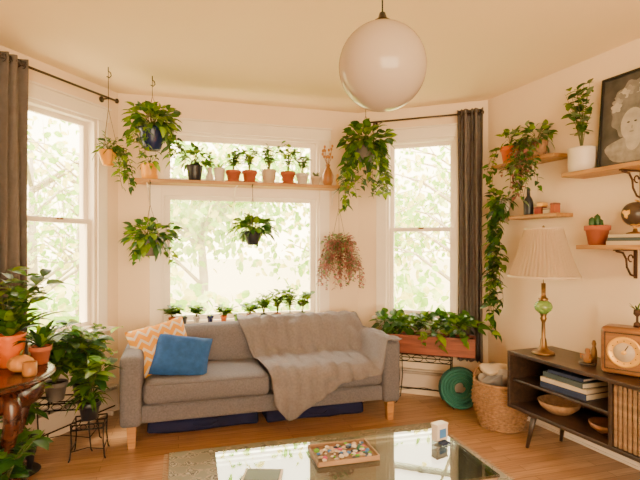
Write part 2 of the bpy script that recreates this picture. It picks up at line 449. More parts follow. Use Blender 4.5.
# ------------------------------------------------------------------ plant helpers
def rdir(zb=0):
    while True:
        v=Vector((R(-1,1),R(-1,1),R(-1,1)))
        if .05<v.length<1: break
    v.normalize(); v.z+=zb; return v.normalized()
def pot(o,c,r,h,m,rb=None,rim=True,soil=True,saucer=None):
    rb=rb or r*.72
    p=[(0,0),(rb*.9,0),(rb,.006)]
    if rim: p+=[(r*.93,h*.74),(r*1.03,h*.75),(r*1.06,h*.78),(r*1.06,h*.98),(r*1.02,h),(r*.92,h),(r*.9,h*.86)]
    else: p+=[(rb+(r-rb)*.5,h*.4),(r*.98,h*.9),(r,h),(r*.93,h),(r*.9,h*.86)]
    o.lathe(p,m,c,24)
    if soil: o.lathe([(r*.91,h*.88),(r*.5,h*.9),(0,h*.9)],M['soil'],c,20)
    if saucer: o.lathe([(0,0.0),(r*.95,0.0),(r*1.15,.014),(r*1.1,.016),(r*.9,0.006),(0,0.006)],saucer,c,24)
def bush(o,c,Rd,n,L,W,ms,zb=.2,bend=.35,inner=.35,shape='o',stems=True):
    c=Vector(c)
    for i in range(n):
        d=rdir(zb); k=R(inner,1)
        p=c+Vector((d.x*Rd[0],d.y*Rd[1],d.z*Rd[2]))*k
        ld=(d+Vector((R(-.5,.5),R(-.5,.5),R(-.5,.3)))).normalized(); l=L*R(.65,1.2)
        o.leaf(p,ld,l,W*l/L,random.choice(ms),bend,R(-.7,.7),shape)
        if stems and i%3==0:
            base=c-Vector((0,0,Rd[2]*.45)); mid=(base+p)/2+Vector((0,0,.03))
            o.tube([base,mid,p],.0016,M['stem'],3)
def vine(o,p0,dr,L,n,l,W,ms,out=.1,wig=.03,shape='h'):
    p0=Vector(p0); dr=Vector(dr).normalized(); pts=[]; N=max(6,int(L/.05)); ph=R(0,6); ph2=R(0,6)
    for i in range(N+1):
        t=i/N; s=t*L
        o1=out*(1-math.exp(-s*9))
        pts.append(p0+dr*o1+Vector((wig*math.sin(s*9+ph)*t,wig*math.sin(s*8+ph2)*t,.04*math.sin(min(1,s/.12)*PI)*(s<.12)-max(0,s-.03))))
    o.tube(pts,.0018,M['stem'],3)
    for k in range(n):
        q=(k+.5)/n*(len(pts)-1); i=int(q); p=pts[i].lerp(pts[min(i+1,N)],q-i)
        a=R(0,2*PI); d=Vector((math.cos(a),math.sin(a),R(-.6,.3)))
        d=(d+dr*.4).normalized(); ll=l*R(.7,1.2)
        o.leaf(p,d,ll,W*ll/l,random.choice(ms),.45,R(-.6,.6),shape)
def upright(o,c,h,spread,ns,nl,l,W,ms,bend=.2,shape='o',r=.0025):
    c=Vector(c)
    for i in range(ns):
        a=R(0,2*PI); sp=spread*R(.3,1); tip=c+Vector((math.cos(a)*sp,math.sin(a)*sp,h*R(.7,1.05)))
        mid=c.lerp(tip,.5)+Vector((-math.cos(a)*sp*.15,-math.sin(a)*sp*.15,h*.06)); pts=[c,c.lerp(mid,.5)+Vector((0,0,.01)),mid,mid.lerp(tip,.55),tip]
        o.tube(pts,[r,r*.9,r*.8,r*.6,r*.3],M['stem'],4)
        for k in range(nl):
            t=.25+.75*(k+.5)/nl; q=t*4; j=min(3,int(q)); p=pts[j].lerp(pts[j+1],q-j)
            b=R(0,2*PI); d=Vector((math.cos(b),math.sin(b),R(0,.9))); ll=l*R(.7,1.2)
            o.leaf(p,d,ll,W*ll/l,random.choice(ms),bend,R(-.4,.4),shape)
def strap(o,c,n,L,W,ms,bend=.7,zup=1.1):
    for i in range(n):
        a=2*PI*i/n+R(-.3,.3); d=Vector((math.cos(a),math.sin(a),zup*R(.5,1.8))).normalized(); l=L*R(.6,1.1)
        base=Vector(c); N=7; x=Vector((-math.sin(a),math.cos(a),0)); vs=[];fs=[]; b=bend*R(.6,1.2)
        for k in range(N+1):
            t=k/N; p=base+d*l*t; p.z-=b*l*t*t; w=W*.5*math.sin(PI*min(1,.12+.88*t))**.7 if k<N else .0005
            vs+=[p-x*w,p-Vector((0,0,w*.35)),p+x*w]
        for k in range(N):
            for q in (0,1): fs.append([3*k+q,3*k+q+1,3*k+q+4,3*k+q+3])
        o.add(vs,fs,random.choice(ms),True)
def hanger(o,zt,zp,r,hook=True,n=3):
    for k in range(n):
        a=2*PI*k/n+.5
        o.tube([(0,0,zt),(r*math.cos(a),r*math.sin(a),zp)],.002,M['string'],4)
G=[M['g1'],M['g1'],M['g2'],M['g3']]; GL=[M['g2'],M['g2'],M['g1']]; GD=[M['g3'],M['g3'],M['g1']]

# ------------------------------------------------------------------ window shelf
sh=Obj('window_plant_shelf',FC(0,0),FC.a)
sh.box((1.105,-.165,1.97),(1.9,.2,.03),M['shelf'],.004)
for t in (.25,1.0,1.95):
    sh.tube([(t,-.01,1.84),(t,-.03,1.89),(t,-.10,1.93),(t,-.18,1.952)],.005,M['trim'],6); sh.tube([(t,-.012,1.82),(t,-.012,1.955)],.006,M['trim'],6); sh.tube([(t,-.03,1.95),(t,-.24,1.95)],.005,M['trim'],6)
    sh.box((t,-.045,1.945),(.025,.04,.02),M['trim'],.003)
sh.done()
ZS=1.985
def sp(nm,t,b=.16): return Obj(nm,FC(t,b,ZS),FC.a)
o=sp('potted_pothos',.64); pot(o,(0,0,0),.07,.14,M['dark'],rim=False); bush(o,(0,0,.20),(.12,.07,.12),60,.075,.05,G,.3,shape='h'); o.plant(0)
o=sp('glass_plant_vase',.77,.13); o.lathe([(0,0),(.035,0),(.038,.05),(.02,.09),(.024,.13)],M['white'],(0,0,0),20); upright(o,(0,0,.1),.16,.06,5,4,.06,.03,G); o.plant(0)
o=sp('potted_spider_plant',.85,.19); pot(o,(0,0,0),.052,.12,M['white'],rim=False); strap(o,(0,0,.11),14,.17,.014,GL); o.plant(0)
for t,mm,h,k in ((.975,'terra',.11,0),(1.12,'terra',.115,1),(1.475,'terra',.12,2)):
    o=sp('terracotta_herb_pot',t); pot(o,(0,0,0),.066,h,M[mm],saucer=M['terra'])
    upright(o,(0,0,h*.85),.19+.04*k,.10,9,8,.06,.035,[G,GL,G][k]); o.plant(0)
o=sp('potted_jade_plant',1.295); pot(o,(0,0,0),.07,.13,M['cream'],rim=False); upright(o,(0,0,.11),.26,.12,9,11,.055,.03,[M['g1'],M['gg']],r=.004); o.plant(0)
o=sp('potted_ivy',1.61); pot(o,(0,0,0),.058,.11,M['white']); upright(o,(0,0,.09),.22,.10,9,8,.055,.032,[M['gg'],M['g1']]); o.plant(0)
o=sp('potted_succulent',1.73,.2); pot(o,(0,0,0),.045,.08,M['cream']); strap(o,(0,0,.07),14,.08,.02,[M['gg']],.2,1.2); o.plant(0)
o=sp('amber_vase_with_dried_flowers',1.86); o.lathe([(0,0),(.032,0),(.05,.045),(.055,.10),(.035,.15),(.018,.18),(.024,.205),(.018,.205),(.014,.18),(0,.17)],M['amber'],(0,0,0),24)
for i in range(14):
    a=R(0,6.28); q=Vector((math.cos(a)*R(.01,.06),math.sin(a)*R(.01,.05),R(.27,.38))); o.tube([(0,0,.18),Vector((q.x*.5,q.y*.5,.24)),q],.0015,M['amber'],3)
    o.lathe([(0,-.016),(.010,-.006),(.011,.008),(0,.018)],M['pump'],q,8)
o.done()
o=sp('brass_figurine',1.96,.15); o.lathe([(0,0),(.028,0),(.03,.01),(.014,.02),(.012,.04),(.02,.055),(.016,.08),(.008,.09),(.013,.105),(.01,.12),(0,.125)],M['gold'],(0,0,0),18); o.done()
o=sp('yellow_plant_pot',.27,.17); pot(o,(0,0,0),.075,.13,M['yellow'],rb=.065,rim=False)
bush(o,(0,0,.15),(.08,.07,.05),20,.06,.03,G,.3)
o.plant()

# ------------------------------------------------------------------ hanging plants
def hang(nm,x,y,zpot,r,h,pm,ztop,build,rz=0,hook=True):
    o=Obj(nm,(x,y,zpot),rz); pot(o,(0,0,0),r,h,pm,rb=r*.6,rim=False)
    zt=ztop-zpot
    hanger(o,min(zt-.06,.42),h*.98,r*.98)
    o.tube([(0,0,min(zt-.06,.42)),(0,0,zt-.005)],.0025,M['iron'],5)
    if hook: o.tube([(0,0,zt),(0,0,zt-.03),(.018,0,zt-.045),(.022,0,zt-.065),(.008,0,zt-.08),(-.012,0,zt-.07)],.004,M['iron'],5)
    build(o,h); o.plant(); return o
def b1(o,h):
    bush(o,(0,0,h+.06),(.20,.19,.12),180,.08,.05,[M['g1'],M['g2'],M['g2'],M['g3']],.35,shape='h')
    for k in range(13):
        a=R(0,2*PI); vine(o,(.07*math.cos(a),.07*math.sin(a),h),(math.cos(a),math.sin(a),0),R(.12,.34),11,.06,.04,G,.16)
hang('hanging_navy_planter',-1.31,3.75,2.17,.105,.17,M['navyp'],H,b1)
def b2(o,h):
    bush(o,(0,0,h+.03),(.20,.16,.12),170,.085,.05,[M['g1'],M['g2'],M['g3']],.2)
    for k in range(10):
        a=R(0,2*PI); vine(o,(.06*math.cos(a),.05*math.sin(a),h),(math.cos(a),math.sin(a),0),R(.1,.26),8,.065,.04,G,.14)
x,y,_=FC(.28,.32); hang('hanging_fern_planter',x,y,1.34,.085,.14,M['grey'],1.955,b2,hook=False)
def b3(o,h):
    bush(o,(0,0,h+.03),(.20,.14,.09),150,.085,.05,[M['g1'],M['g2'],M['g3']],.4)
x,y,_=FC(1.13,.28); hang('hanging_dark_planter',x,y,1.43,.08,.12,M['dark'],1.955,b3,hook=False)
def b4(o,h):
    bush(o,(0,0,h+.04),(.22,.2,.17),230,.095,.06,[M['g1'],M['g1'],M['g2'],M['g3']],.15,shape='h')
    for k in range(22):
        a=R(0,2*PI); vine(o,(.06*math.cos(a),.06*math.sin(a),h),(math.cos(a),math.sin(a)*.8,0),R(.25,.62),15,.07,.045,[M['g1'],M['g3'],M['g2']],.15)
hang('hanging_pothos_planter',.41,4.3,2.17,.1,.14,M['grey'],H,b4)
def b5(o,h):
    bush(o,(0,0,h+.02),(.17,.12,.07),170,.035,.03,[M['gr'],M['gr'],M['gg']],.1)
    for k in range(56):
        a=R(0,2*PI); rr=R(.02,.08); vine(o,(rr*math.cos(a),rr*math.sin(a),h),(math.cos(a),math.sin(a)*.7,0),R(.2,.46),24,.03,.026,[M['gr'],M['gr'],M['gr'],M['gg']],R(.06,.17),.01)
x,y,_=FC(1.93,.28); hang('hanging_string_plant',x,y,1.36,.08,.09,M['gr'],1.955,b5,hook=False)
def b6(o,h):
    bush(o,(0,0,h+.03),(.1,.1,.09),50,.055,.03,G,.3)
    for k in range(12):
        a=R(-.9,1.4); vine(o,(.05*math.cos(a),.05*math.sin(a),h),(math.cos(a),math.sin(a),0),R(.12,.33),9,.055,.03,G,.13)
hang('hanging_yellow_planter',-1.57,3.56,2.02,.07,.11,M['yellow'],H,b6)
for t,b in ((.28,.32),(1.13,.28),(1.93,.28)):
    o=Obj('shelf_hook',FC(t,0),FC.a); o.tube([(0,-.2,1.952),(0,-b,1.951),(0,-b-.006,1.965)],.004,M['iron'],5); o.done()

o=Obj('sill_seedling_pots',FC(0,0,.72),FC.a)
for i,t in enumerate((.45,.55,.66,.78,.9,1.02,1.14,1.27,1.4,1.52,1.64)):
    mm=M[('terra','dark','white','navyp','orange','gglass','terra','dark','terra','white','gg')[i]]
    pot(o,(t,-.045,0.0),.03,.07,mm); 
    if i%2==0 or i>6: upright(o,(t,-.045,.06),R(.16,.26) if i>6 else R(.05,.1),.09,9,8,.07,.045,GL if i>6 else G)
    else: strap(o,(t,-.045,.06),8,.07,.012,G)
o.done(False)

# ------------------------------------------------------------------ sofa
SX,SY=-.485,4.025; SA=FC.a
s=Obj('sofa',(SX,SY,0),SA); W=2.14; Dp=.85; f=M['sofa']
s.box((0,.01,.225),(W-.1,Dp-.06,.13),f,.02)
for sg in (-1,1):
    s.cushion((sg*(W/2-.075),0,.40),(.15,Dp,.50),f,.035,(.006,.004,.006))
    s.cushion((sg*.460,-.1,.375),(.912,.66,.165),f,.05,(.0,.015,.022),wr=.006)
    s.cushion((sg*.460,.195,.585),(.91,.17,.35),f,.07,(.0,.03,.01),T=Matrix.Rotation(-.18,4,'X'),wr=.008)
    for (yy,zz) in ((-.435,.305),(-.435,.445)):
        s.tube([(sg*.46-.42,yy,zz),(sg*.46,yy-.012,zz),(sg*.46+.42,yy,zz)],.004,f,6)
    for y in (-.37,.37):
        x=sg*(W/2-.08)
        s.add([(x-.032,y-.032,.165),(x+.032,y-.032,.165),(x+.032,y+.032,.165),(x-.032,y+.032,.165),(x-.024,y-.024,0),(x+.024,y-.024,0),(x+.024,y+.024,0),(x-.024,y+.024,0)],
              [[0,1,2,3],[4,5,6,7],[0,1,5,4],[1,2,6,5],[2,3,7,6],[3,0,4,7]],M['oak'],False)
s.cushion((0,Dp/2-.085,.435),(W-.28,.17,.57),f,.04,(0,0,.004))
s.done()
path=[(.445,.50),(.44,.63),(.425,.735),(.38,.768),(.27,.785),(.16,.785),(.105,.73),(.06,.63),(.03,.54),(-.03,.492),(-.2,.492),(-.36,.49),(-.43,.478),(-.468,.44),(-.482,.36),(-.488,.26),(-.49,.12)]
cum=[0]
for a,b in zip(path,path[1:]): cum.append(cum[-1]+math.hypot(a[0]-b[0],a[1]-b[1]))
def at(sv):
    for i in range(len(path)-1):
        if sv<=cum[i+1]:
            k=(sv-cum[i])/(cum[i+1]-cum[i]); return (path[i][0]+(path[i+1][0]-path[i][0])*k,path[i][1]+(path[i+1][1]-path[i][1])*k)
    return path[-1]
Ls=cum[13]
o=Obj('throw_blanket',(SX,SY,0),SA)
def g(q,v):
    e=.20+.13*q/.10 if q<.10 else (.33-.26*(q-.10)/.42 if q<.52 else .07-.05*(q-.52)/.48)
    end=Ls+e; s0=.06+.06*math.sin(q*5)
    sv=s0+(end-s0)*v; y,z=at(sv)
    k=min(1,max(0,(sv-cum[5])/(Ls-cum[5])))
    xl=-.17+.17*k; xr=.92+.14*k
    x=xl+(xr-xl)*q+.012*math.sin(sv*9)
    if k>.25:
        arm=.668+.004*math.sin(sv*20)
        w=min(1,max(0,(x-.87)/.05)); w=w*w*(3-2*w)
        z=z+max(0,(arm-z))*w
    p=Vector((x,y,z)); wv=.014*math.sin(x*22+sv*6)+.012*math.sin(x*37-sv*11+1)+.02*noise.noise(Vector((x*6,sv*6,3)))
    if sv>cum[12]: p.y-=abs(wv)*1.3+.004
    elif sv<cum[2]: p.y+=.0
    else: p.z+=abs(wv)*.9+.003; p.y-=abs(wv)*.5
    return p
o.grid(g,70,90,M['throw'])
ob=o.done(); md=ob.modifiers.new('thick','SOLIDIFY'); md.thickness=.006; md.offset=1
def sl(x,y,z):
    c,sn=math.cos(SA),math.sin(SA); return (SX+x*c-y*sn,SY+x*sn+y*c,z)
o=Obj('chevron_pillow',sl(-.80,-.08,.64),rot=(-.42,-.20,SA+.32)); o.pillow(.45,.38,.15,M['chev']); o.done()
o=Obj('blue_pillow',sl(-.65,-.21,.59),rot=(-.62,.14,SA-.12)); o.pillow(.42,.33,.15,M['blue']); o.done()
o=Obj('under_sofa_storage_bag',(SX,SY,0),SA)
for x in (-.48,.42): o.cushion((x,.05,.055),(.84,.5,.105),M['navy'],.03,(0,.01,.0),wr=.01); o.tube([(x-.1,-.20,.07),(x-.05,-.23,.05),(x+.05,-.23,.05),(x+.1,-.20,.07)],.006,M['navy'],5)
o.done()

# ------------------------------------------------------------------ pendant
o=Obj('globe_pendant_lamp',(.26,2.0,2.172)); r=.182
pr=[(r*math.sin(a),-r*math.cos(a)) for a in [PI*i/36 for i in range(2,35)]]
o.lathe([(0,-r*.99)]+pr,M['opal'],(0,0,0),56)
o.lathe([(.034,.172),(.036,.19),(.02,.20),(.012,.225),(0,.226)],M['rod'],(0,0,0),24)
o.tube([(0,0,.22),(0,0,H-2.172-.02)],.0035,M['black'],6)
o.lathe([(0,-.03),(.03,-.03),(.06,-.012),(.062,0),(0,0)],M['white'],(0,0,H-2.172),24)
o.done()

# ------------------------------------------------------------------ rug + coffee table
x,y=(-1.03,3.28); rc=Vector((x,y,0))+FC.u*1.0+FC.n*.85
o=Obj('area_rug',(rc.x,rc.y,0),SA); o.box((0,0,.006),(2.0,1.7,.012),M['rug'],.004)
for sg in (-1,1):
    for k in range(80): yy=-.84+k*.0213; o.tube([(sg*1.0,yy,.006),(sg*1.035,yy+R(-.006,.006),.004)],.002,M['b3'],3)
o.done()
TA=math.radians(15); o=Obj('glass_coffee_table',(.14,2.226,0.012),TA); tw,td,tz=1.2,.56,.42-.012
o.box((0,0,tz-.006),(tw,td,.012),M['tglass'],.002)
for y in (-td/2+.02,td/2-.02): o.box((0,y,tz-.024),(tw-.01,.022,.022),M['chrome'],.003)
for x in (-tw/2+.02,tw/2-.02): o.box((x,0,tz-.024),(.022,td-.03,.022),M['chrome'],.003); 
for x in (-tw/2+.02,tw/2-.02):
    for y in (-td/2+.02,td/2-.02): o.box((x,y,(tz-.035)/2),(.024,.024,tz-.035),M['chrome'],.003)
o.done()
o=Obj('serving_tray',(.11,2.31,.42),TA); tm=M['slat']
o.box((0,0,.005),(.29,.20,.008),tm,.002)
for y in (-.10,.10): o.box((0,y,.013),(.30,.008,.024),tm,.003)
for x in (-.148,.148): o.box((x,0,.013),(.008,.20,.024),tm,.003)
o.done()
o=Obj('craft_trinkets',(.11,2.31,.43),TA)
for i in range(95):
    m=random.choice([M['white'],M['cream'],M['pink'],M['lime'],M['skyb'],M['white'],M['white'],M['b1'],M['teal']]); rr=R(.006,.015)
    px,py=R(-.125,.125),R(-.08,.08)
    o.lathe([(0,0),(rr*.8,0),(rr,rr*.3),(rr*.7,rr*.6),(0,rr*.7)],m,(px,py,.0+R(0,.008)),7,smooth=False,T=Matrix.Rotation(R(-.4,.4),4,'X'))
o.done()
o=Obj('small_gift_box',(.62,2.49,.42),TA+.3)
o.box((0,0,.04),(.075,.045,.08),M['white'],.003); o.box((0,0,.083),(.08,.05,.012),M['white'],.003); o.box((0,-.0235,.04),(.045,.002,.045),M['skyb'],0); o.box((-.02,-.05,.006),(.05,.04,.01),M['b1'],.002)
o.done()
o=Obj('magazine',(-.25,2.09,.42),TA-.3); o.box((0,0,.005),(.17,.12,.008),M['white'],.001); o.box((0,0,.0102),(.15,.1,.002),M['dark'],0); o.done()

# ------------------------------------------------------------------ console
CO=Obj('media_console',FW(0,0),FW.a)
w=M['walnut']; s0,s1=.74,2.34; dpt=.43
def cb(x0,x1,z0,z1,m=w,y0=-.03-dpt,y1=-.03,b=.004): CO.box(((x0+x1)/2,(y0+y1)/2,(z0+z1)/2),(x1-x0,y1-y0,z1-z0),m,b)
cb(s0,s1,.635,.66); cb(s0,s1,.25,.275); cb(s0,s0+.025,.27,.64); cb(s1-.025,s1,.27,.64); cb(1.54,1.56,.27,.64); cb(s0+.02,1.55,.44,.458,y0=-.43)
cb(s0,s1,.26,.64,y0=-.04,y1=-.03)
for k in range(26):
    xx=1.575+k*.0285; CO.box((xx,-.03-dpt+.02,.455),(.02,.016,.355),M['slat'],.004)
for xa in (s0+.2,s1-.2):
    for ya in (-.12,-.40):
        dx=-.05 if xa<1.5 else .05
        CO.tube([(xa,ya,.255),(xa+dx,ya+(-.02 if ya<-.3 else .02),.0)],[.022,.012],w,10)
    CO.box((xa,-.26,.24),(.05,.34,.022),w,.003)
CO.done()
def books(nm,base,rz,items):
    o=Obj(nm,base,rz); z=0
    for (lw,dd,h,m,a) in items:
        T=Matrix.Rotation(a,4,'Z')
        o.box((0,0,z+h/2),(lw-.006,dd-.008,h-.005),M['paper'],0,T=T)
        o.box((0,0,z+.002),(lw,dd,.004),m,.001,T=T); o.box((0,0,z+h-.002),(lw,dd,.004),m,.001,T=T)
        o.box(T@Vector((0,-dd/2,0))+Vector((0,0,z+h/2)),(lw,.004,h),m,.001,T=T); z+=h
    o.done(); return z
books('book_stack',FW(1.16,.27,.458),FW.a,[(.36,.24,.04,M['b1'],0),(.35,.24,.03,M['b3'],.05),(.33,.23,.035,M['b4'],-.06),(.27,.2,.02,M['b1'],.04)])
o=Obj('woven_bowl',FW(1.03,.27,.275),0); o.lathe([(0,0),(.07,0),(.12,.04),(.14,.08),(.132,.08),(.11,.045),(.06,.012),(0,.01)],M['wicker'],(0,0,0),28)
o.done()
o=Obj('wooden_bowl',FW(1.4,.29,.275),0); o.lathe([(0,0),(.05,0),(.09,.03),(.1,.06),(.093,.06),(.08,.03),(.04,.01),(0,.01)],M['radio'],(0,0,0),28); o.done()
o=Obj('table_lamp',FW(.92,.30,.66),0)
b=M['brass']
o.lathe([(0,0),(.075,0),(.078,.008),(.07,.018),(.045,.026),(.03,.04),(.022,.06),(.02,.10),(.014,.115),(.012,.22),(.018,.235),(.024,.25),(.018,.262),(.026,.285)],b,(0,0,0),28)
o.lathe([(.028,.285),(.055,.31),(.062,.335),(.05,.362),(.026,.378)],M['gglass'],(0,0,0),28)
o.lathe([(.03,.376),(.034,.39),(.022,.4),(.015,.42),(.015,.50),(0,.5)],b,(0,0,0),20)
zb,zt=.545,.885
def pl(a,z): return 1+.02*math.cos(a*50)
o.lathe([(.235,zb),(.215,zb+.05),(.178,zb+.15),(.148,zb+.25),(.125,zt)],M['shade'],(0,0,0),300,mod=pl)
o.lathe([(.239,zb-.004),(.240,zb+.012)],M['cream'],(0,0,0),60); o.lathe([(.128,zt-.01),(.128,zt+.004)],M['cream'],(0,0,0),60)
for k in range(3):
    a=k*2*PI/3; o.tube([(0,0,zt-.02),(.124*math.cos(a),.124*math.sin(a),zt-.01)],.002,b,5)
o.tube([(0,0,.5),(0,0,zt+.01)],.003,b,5); o.lathe([(0,0),(.008,.005),(.01,.015),(0,.026)],b,(0,0,zt),12)
o.done()
rx=FW(1.56,.24,.66); o=Obj('vintage_radio',rx,FW.a+.45)
o.cushion((0,0,.145),(.36,.17,.28),M['radio'],.03,n=14)
o.box((0,-.0865,.145),(.31,.006,.22),M['walnut'],.002)
o.box((0,-.089,.145),(.296,.006,.206),M['radio'],.002)
o.lathe([(0,0),(.088,0),(.091,.006),(.083,.014),(.078,.010),(0,.008)],M['gold'],(-.05,-.091,.145),40,T=Matrix.Rotation(PI/2,4,'X'))
o.lathe([(0,0),(.055,0),(.055,.014),(.0,.014)],M['cream'],(-.05,-.093,.145),30,T=Matrix.Rotation(PI/2,4,'X'))
for k in range(12):
    a=k*PI/6; o.box((-.05+.066*math.cos(a),-.102,.145+.066*math.sin(a)),(.005,.003,.005),M['black'],0)
o.box((-.04,-.109,.165),(.004,.003,.05),M['black'],0,T=Matrix.Rotation(.5,4,'Y'))
o.lathe([(0,0),(.014,0),(.012,.024),(.0,.024)],M['gold'],(-.05,-.094,.145),16,T=Matrix.Rotation(PI/2,4,'X'))
for k in range(9): o.box((.10,-.094,.07+k*.018),(.08,.006,.006),M['walnut'],.001)
for x in (-.13,.13):
    o.box((x,0,.004),(.03,.12,.01),M['black'],.002)
o.done()
o=Obj('ornament_figures',FW(1.25,.27,.66),FW.a)
o.lathe([(0,0),(.05,0),(.05,.012),(.0,.012)],M['walnut'],(0,0,0),20)
o.lathe([(.02,.012),(.03,.03),(.024,.055),(.012,.07),(.017,.082),(.012,.1),(0,.104)],M['amber'],(0,0,0),18)
o.lathe([(.015,.012),(.02,.03),(.018,.09),(.01,.12),(.014,.135),(.009,.155),(0,.16)],M['brass'],(.03,.02,0),14)
o.tube([(-.02,0,.05),(-.045,-.01,.06),(-.03,-.02,.035)],.006,M['amber'],6); o.tube([(.02,0,.05),(.045,-.01,.045),(.03,-.02,.03)],.006,M['amber'],6)
o.done()
o=Obj('air_plant_on_stand',FW(1.55,.23,.945),0) 
o.lathe([(0,0),(.02,0),(.018,.02),(.007,.03),(.006,.06),(.02,.075),(.018,.1),(0,.11)],M['rust'],(0,0,0),14); strap(o,(0,0,.09),10,.08,.01,G,.3,1.2); o.done()

# ------------------------------------------------------------------ right wall shelves
def wshelf(nm,a,b,z,dp,br,m=M['shelf']):
    o=Obj(nm,FW(0,0),FW.a); o.box(((a+b)/2,-dp/2-.002,z-.014),(b-a,dp,.028),m,.003)
    for t in br:
        o.box((t,-.005,z-.12),(.022,.01,.19),M['rust'],.002); o.box((t,-dp*.47,z-.033),(.022,dp*.85,.008),M['rust'],.002)
        o.tube([(t,-.012,z-.20),(t,-.05,z-.19),(t,-.085,z-.14),(t,-.09,z-.09),(t,-.12,z-.05),(t,-dp*.82,z-.04)],.007,M['rust'],6)
        o.tube([(t,-.05+.022*math.cos(q),z-.085+.022*math.sin(q)) for q in [i*PI/5 for i in range(9)]],.005,M['rust'],5)
    o.done()
wshelf('bracket_shelf',1.0,2.2,1.93,.22,(1.42,2.0))
wshelf('bracket_shelf',1.12,2.2,1.43,.22,(1.38,2.0))
wshelf('bracket_shelf',.25,.90,2.10,.18,(.4,))
wshelf('bracket_shelf',.43,.91,1.665,.16,())
o=Obj('potted_ficus',FW(1.08,.12,1.93),0); pot(o,(0,0,0),.09,.17,M['white'],rb=.082,rim=False); upright(o,(0,0,.14),.46,.17,12,8,.078,.045,[M['g1'],M['g2'],M['gg'],M['g3']],r=.003); o.plant(0)
o=Obj('framed_portrait_photo',FW(1.17,.085,1.931),rot=(-.09,0,FW.a)); fw,fh=.60,.62
for x in (.009,fw-.009): o.box((x,0,fh/2),(.018,.022,fh),M['black'],.003)
for z in (.009,fh-.009): o.box((fw/2,0,z),(fw,.022,.018),M['black'],.003)
o.box((fw/2,.004,fh/2),(fw-.03,.008,fh-.03),M['pdark'],0)
def disc(cx,cz,rx,rz,m,d,seg=24,wob=0,wn=5):
    vs=[(cx,-d,cz)]+[(cx+rx*math.cos(a)*(1+wob*math.sin(wn*a)),-d,cz+rz*math.sin(a)*(1+wob*math.sin(wn*a))) for a in [2*PI*i/seg for i in range(seg)]]
    o.add(vs,[[0,i+1,(i+1)%seg+1] for i in range(seg)],m,False)
disc(.26,.115,.21,.09,M['pmid'],.0010,30,.05); disc(.24,.17,.05,.07,M['plight'],.0012,20)
disc(.24,.37,.16,.19,M['pgrey'],.0014,60,.06,11); disc(.23,.27,.078,.105,M['plight'],.0018)
for k in range(11):
    a=k*PI/10; disc(.235+.12*math.cos(a),.40+.10*math.sin(a),.036,.032,M[('pmid','plight','pgrey')[k%3]],.0022+.0001*k,20,.2)
disc(.205,.285,.010,.005,M['pblk'],.004); disc(.252,.285,.010,.005,M['pblk'],.004); disc(.23,.222,.015,.005,M['pgrey'],.004); disc(.231,.25,.005,.012,M['pmid'],.004)
o.done(False)
o=Obj('potted_cactus',FW(1.20,.12,1.43),0); pot(o,(0,0,0),.075,.13,M['terra'])
for x,y,h in ((0,0,.1),(.03,.02,.07),(-.03,.01,.08)):
    o.lathe([(.014,0),(.02,h*.4),(.018,h*.8),(0,h)],M['g3'],(x,y,.11),20,mod=lambda a,z:1+.12*math.cos(a*8))
o.done(False)
books('shelf_books',FW(1.46,.12,1.43),FW.a,[(.26,.17,.025,M['b3'],0),(.25,.16,.022,M['b4'],.05),(.24,.16,.02,M['b3'],-.04)])
o=Obj('desk_globe',FW(1.46,.12,1.497),.4)
o.lathe([(0,0),(.05,0),(.05,.008),(.015,.016),(.01,.035)],M['brass'],(0,0,0),24)
o.lathe([(0,-.075)]+[(.075*math.sin(a),-.075*math.cos(a)) for a in [PI*i/20 for i in range(1,20)]]+[(0,.075)],M['globesea'],(0,0,.125),32)
o.tube([(.085*math.sin(a),0,.125-.085*math.cos(a)) for a in [PI*i/14 for i in range(-1,15)]],.005,M['gold'],6)
for k in range(9):
    d=rdir(); T=d.to_track_quat('Z','Y').to_matrix().to_4x4(); o.lathe([(0,.0762),(.012,.0755),(.02,.0735),(.026,.071)],M['gold'],(0,0,.125),9,T=T,mod=lambda a,z:1+.3*math.sin(3*a))
o.done()
o=Obj('orange_potted_pothos',FW(.38,.1,2.10),0); pot(o,(0,0,0),.075,.14,M['orange']); bush(o,(0,0,.21),(.11,.08,.09),34,.08,.05,GL,.5,shape='h')
for k in range(3):
    vine(o,FW.n*.05+FW.u*R(-.05,.0)+Vector((0,0,.12)),FW.n*.4-FW.u,R(.2,.4),10,.06,.045,G,.12)
o.plant()
o=Obj('trailing_pothos_basket',FW(.66,.1,2.10),0); pot(o,(0,0,0),.085,.13,M['wicker'],rim=False); bush(o,(0,0,.17),(.17,.09,.11),95,.07,.04,[M['g1'],M['gg'],M['g2'],M['g3']],.2,shape='h')
for k in range(24):
    vine(o,FW.n*.06+FW.u*R(-.07,.07)+Vector((0,0,.12)),FW.n+FW.u*R(-1.3,1.3),R(.2,.5),14,.05,.03,[M['g1'],M['gg'],M['g2'],M['gr'],M['g3']],R(.07,.17))
o.plant()
o=Obj('dark_glass_bottle',FW(.56,.08,1.665),0); o.lathe([(0,0),(.035,0),(.037,.01),(.037,.10),(.03,.13),(.014,.155),(.012,.2),(.015,.205),(.012,.21),(0,.21)],M['dark'],(0,0,0),24); o.done()
o=Obj('small_trinket_boxes',FW(.68,.08,1.665),FW.a)
for i,(x,wd,h,m) in enumerate(((0,.07,.06,'b2'),(.08,.06,.045,'b3'),(.14,.04,.08,'terra'),(.02,.05,.03,'gold'))):
    o.box((x,0,h/2 if i<3 else .06+.015),(wd,.06,h),M[m],.004)
    if i<3: o.box((x,0,h-.01 if i<3 else .07),(wd+.004,.064,.006),M['walnut'],.001)
o.done()
o=Obj('trailing_vine_planter',FW(.27,.075,1.70),0); o.lathe([(0,0),(.04,0),(.06,.05),(.068,.11),(.06,.11),(.05,.06),(0,.05)],M['white'],(0,0,0),22)
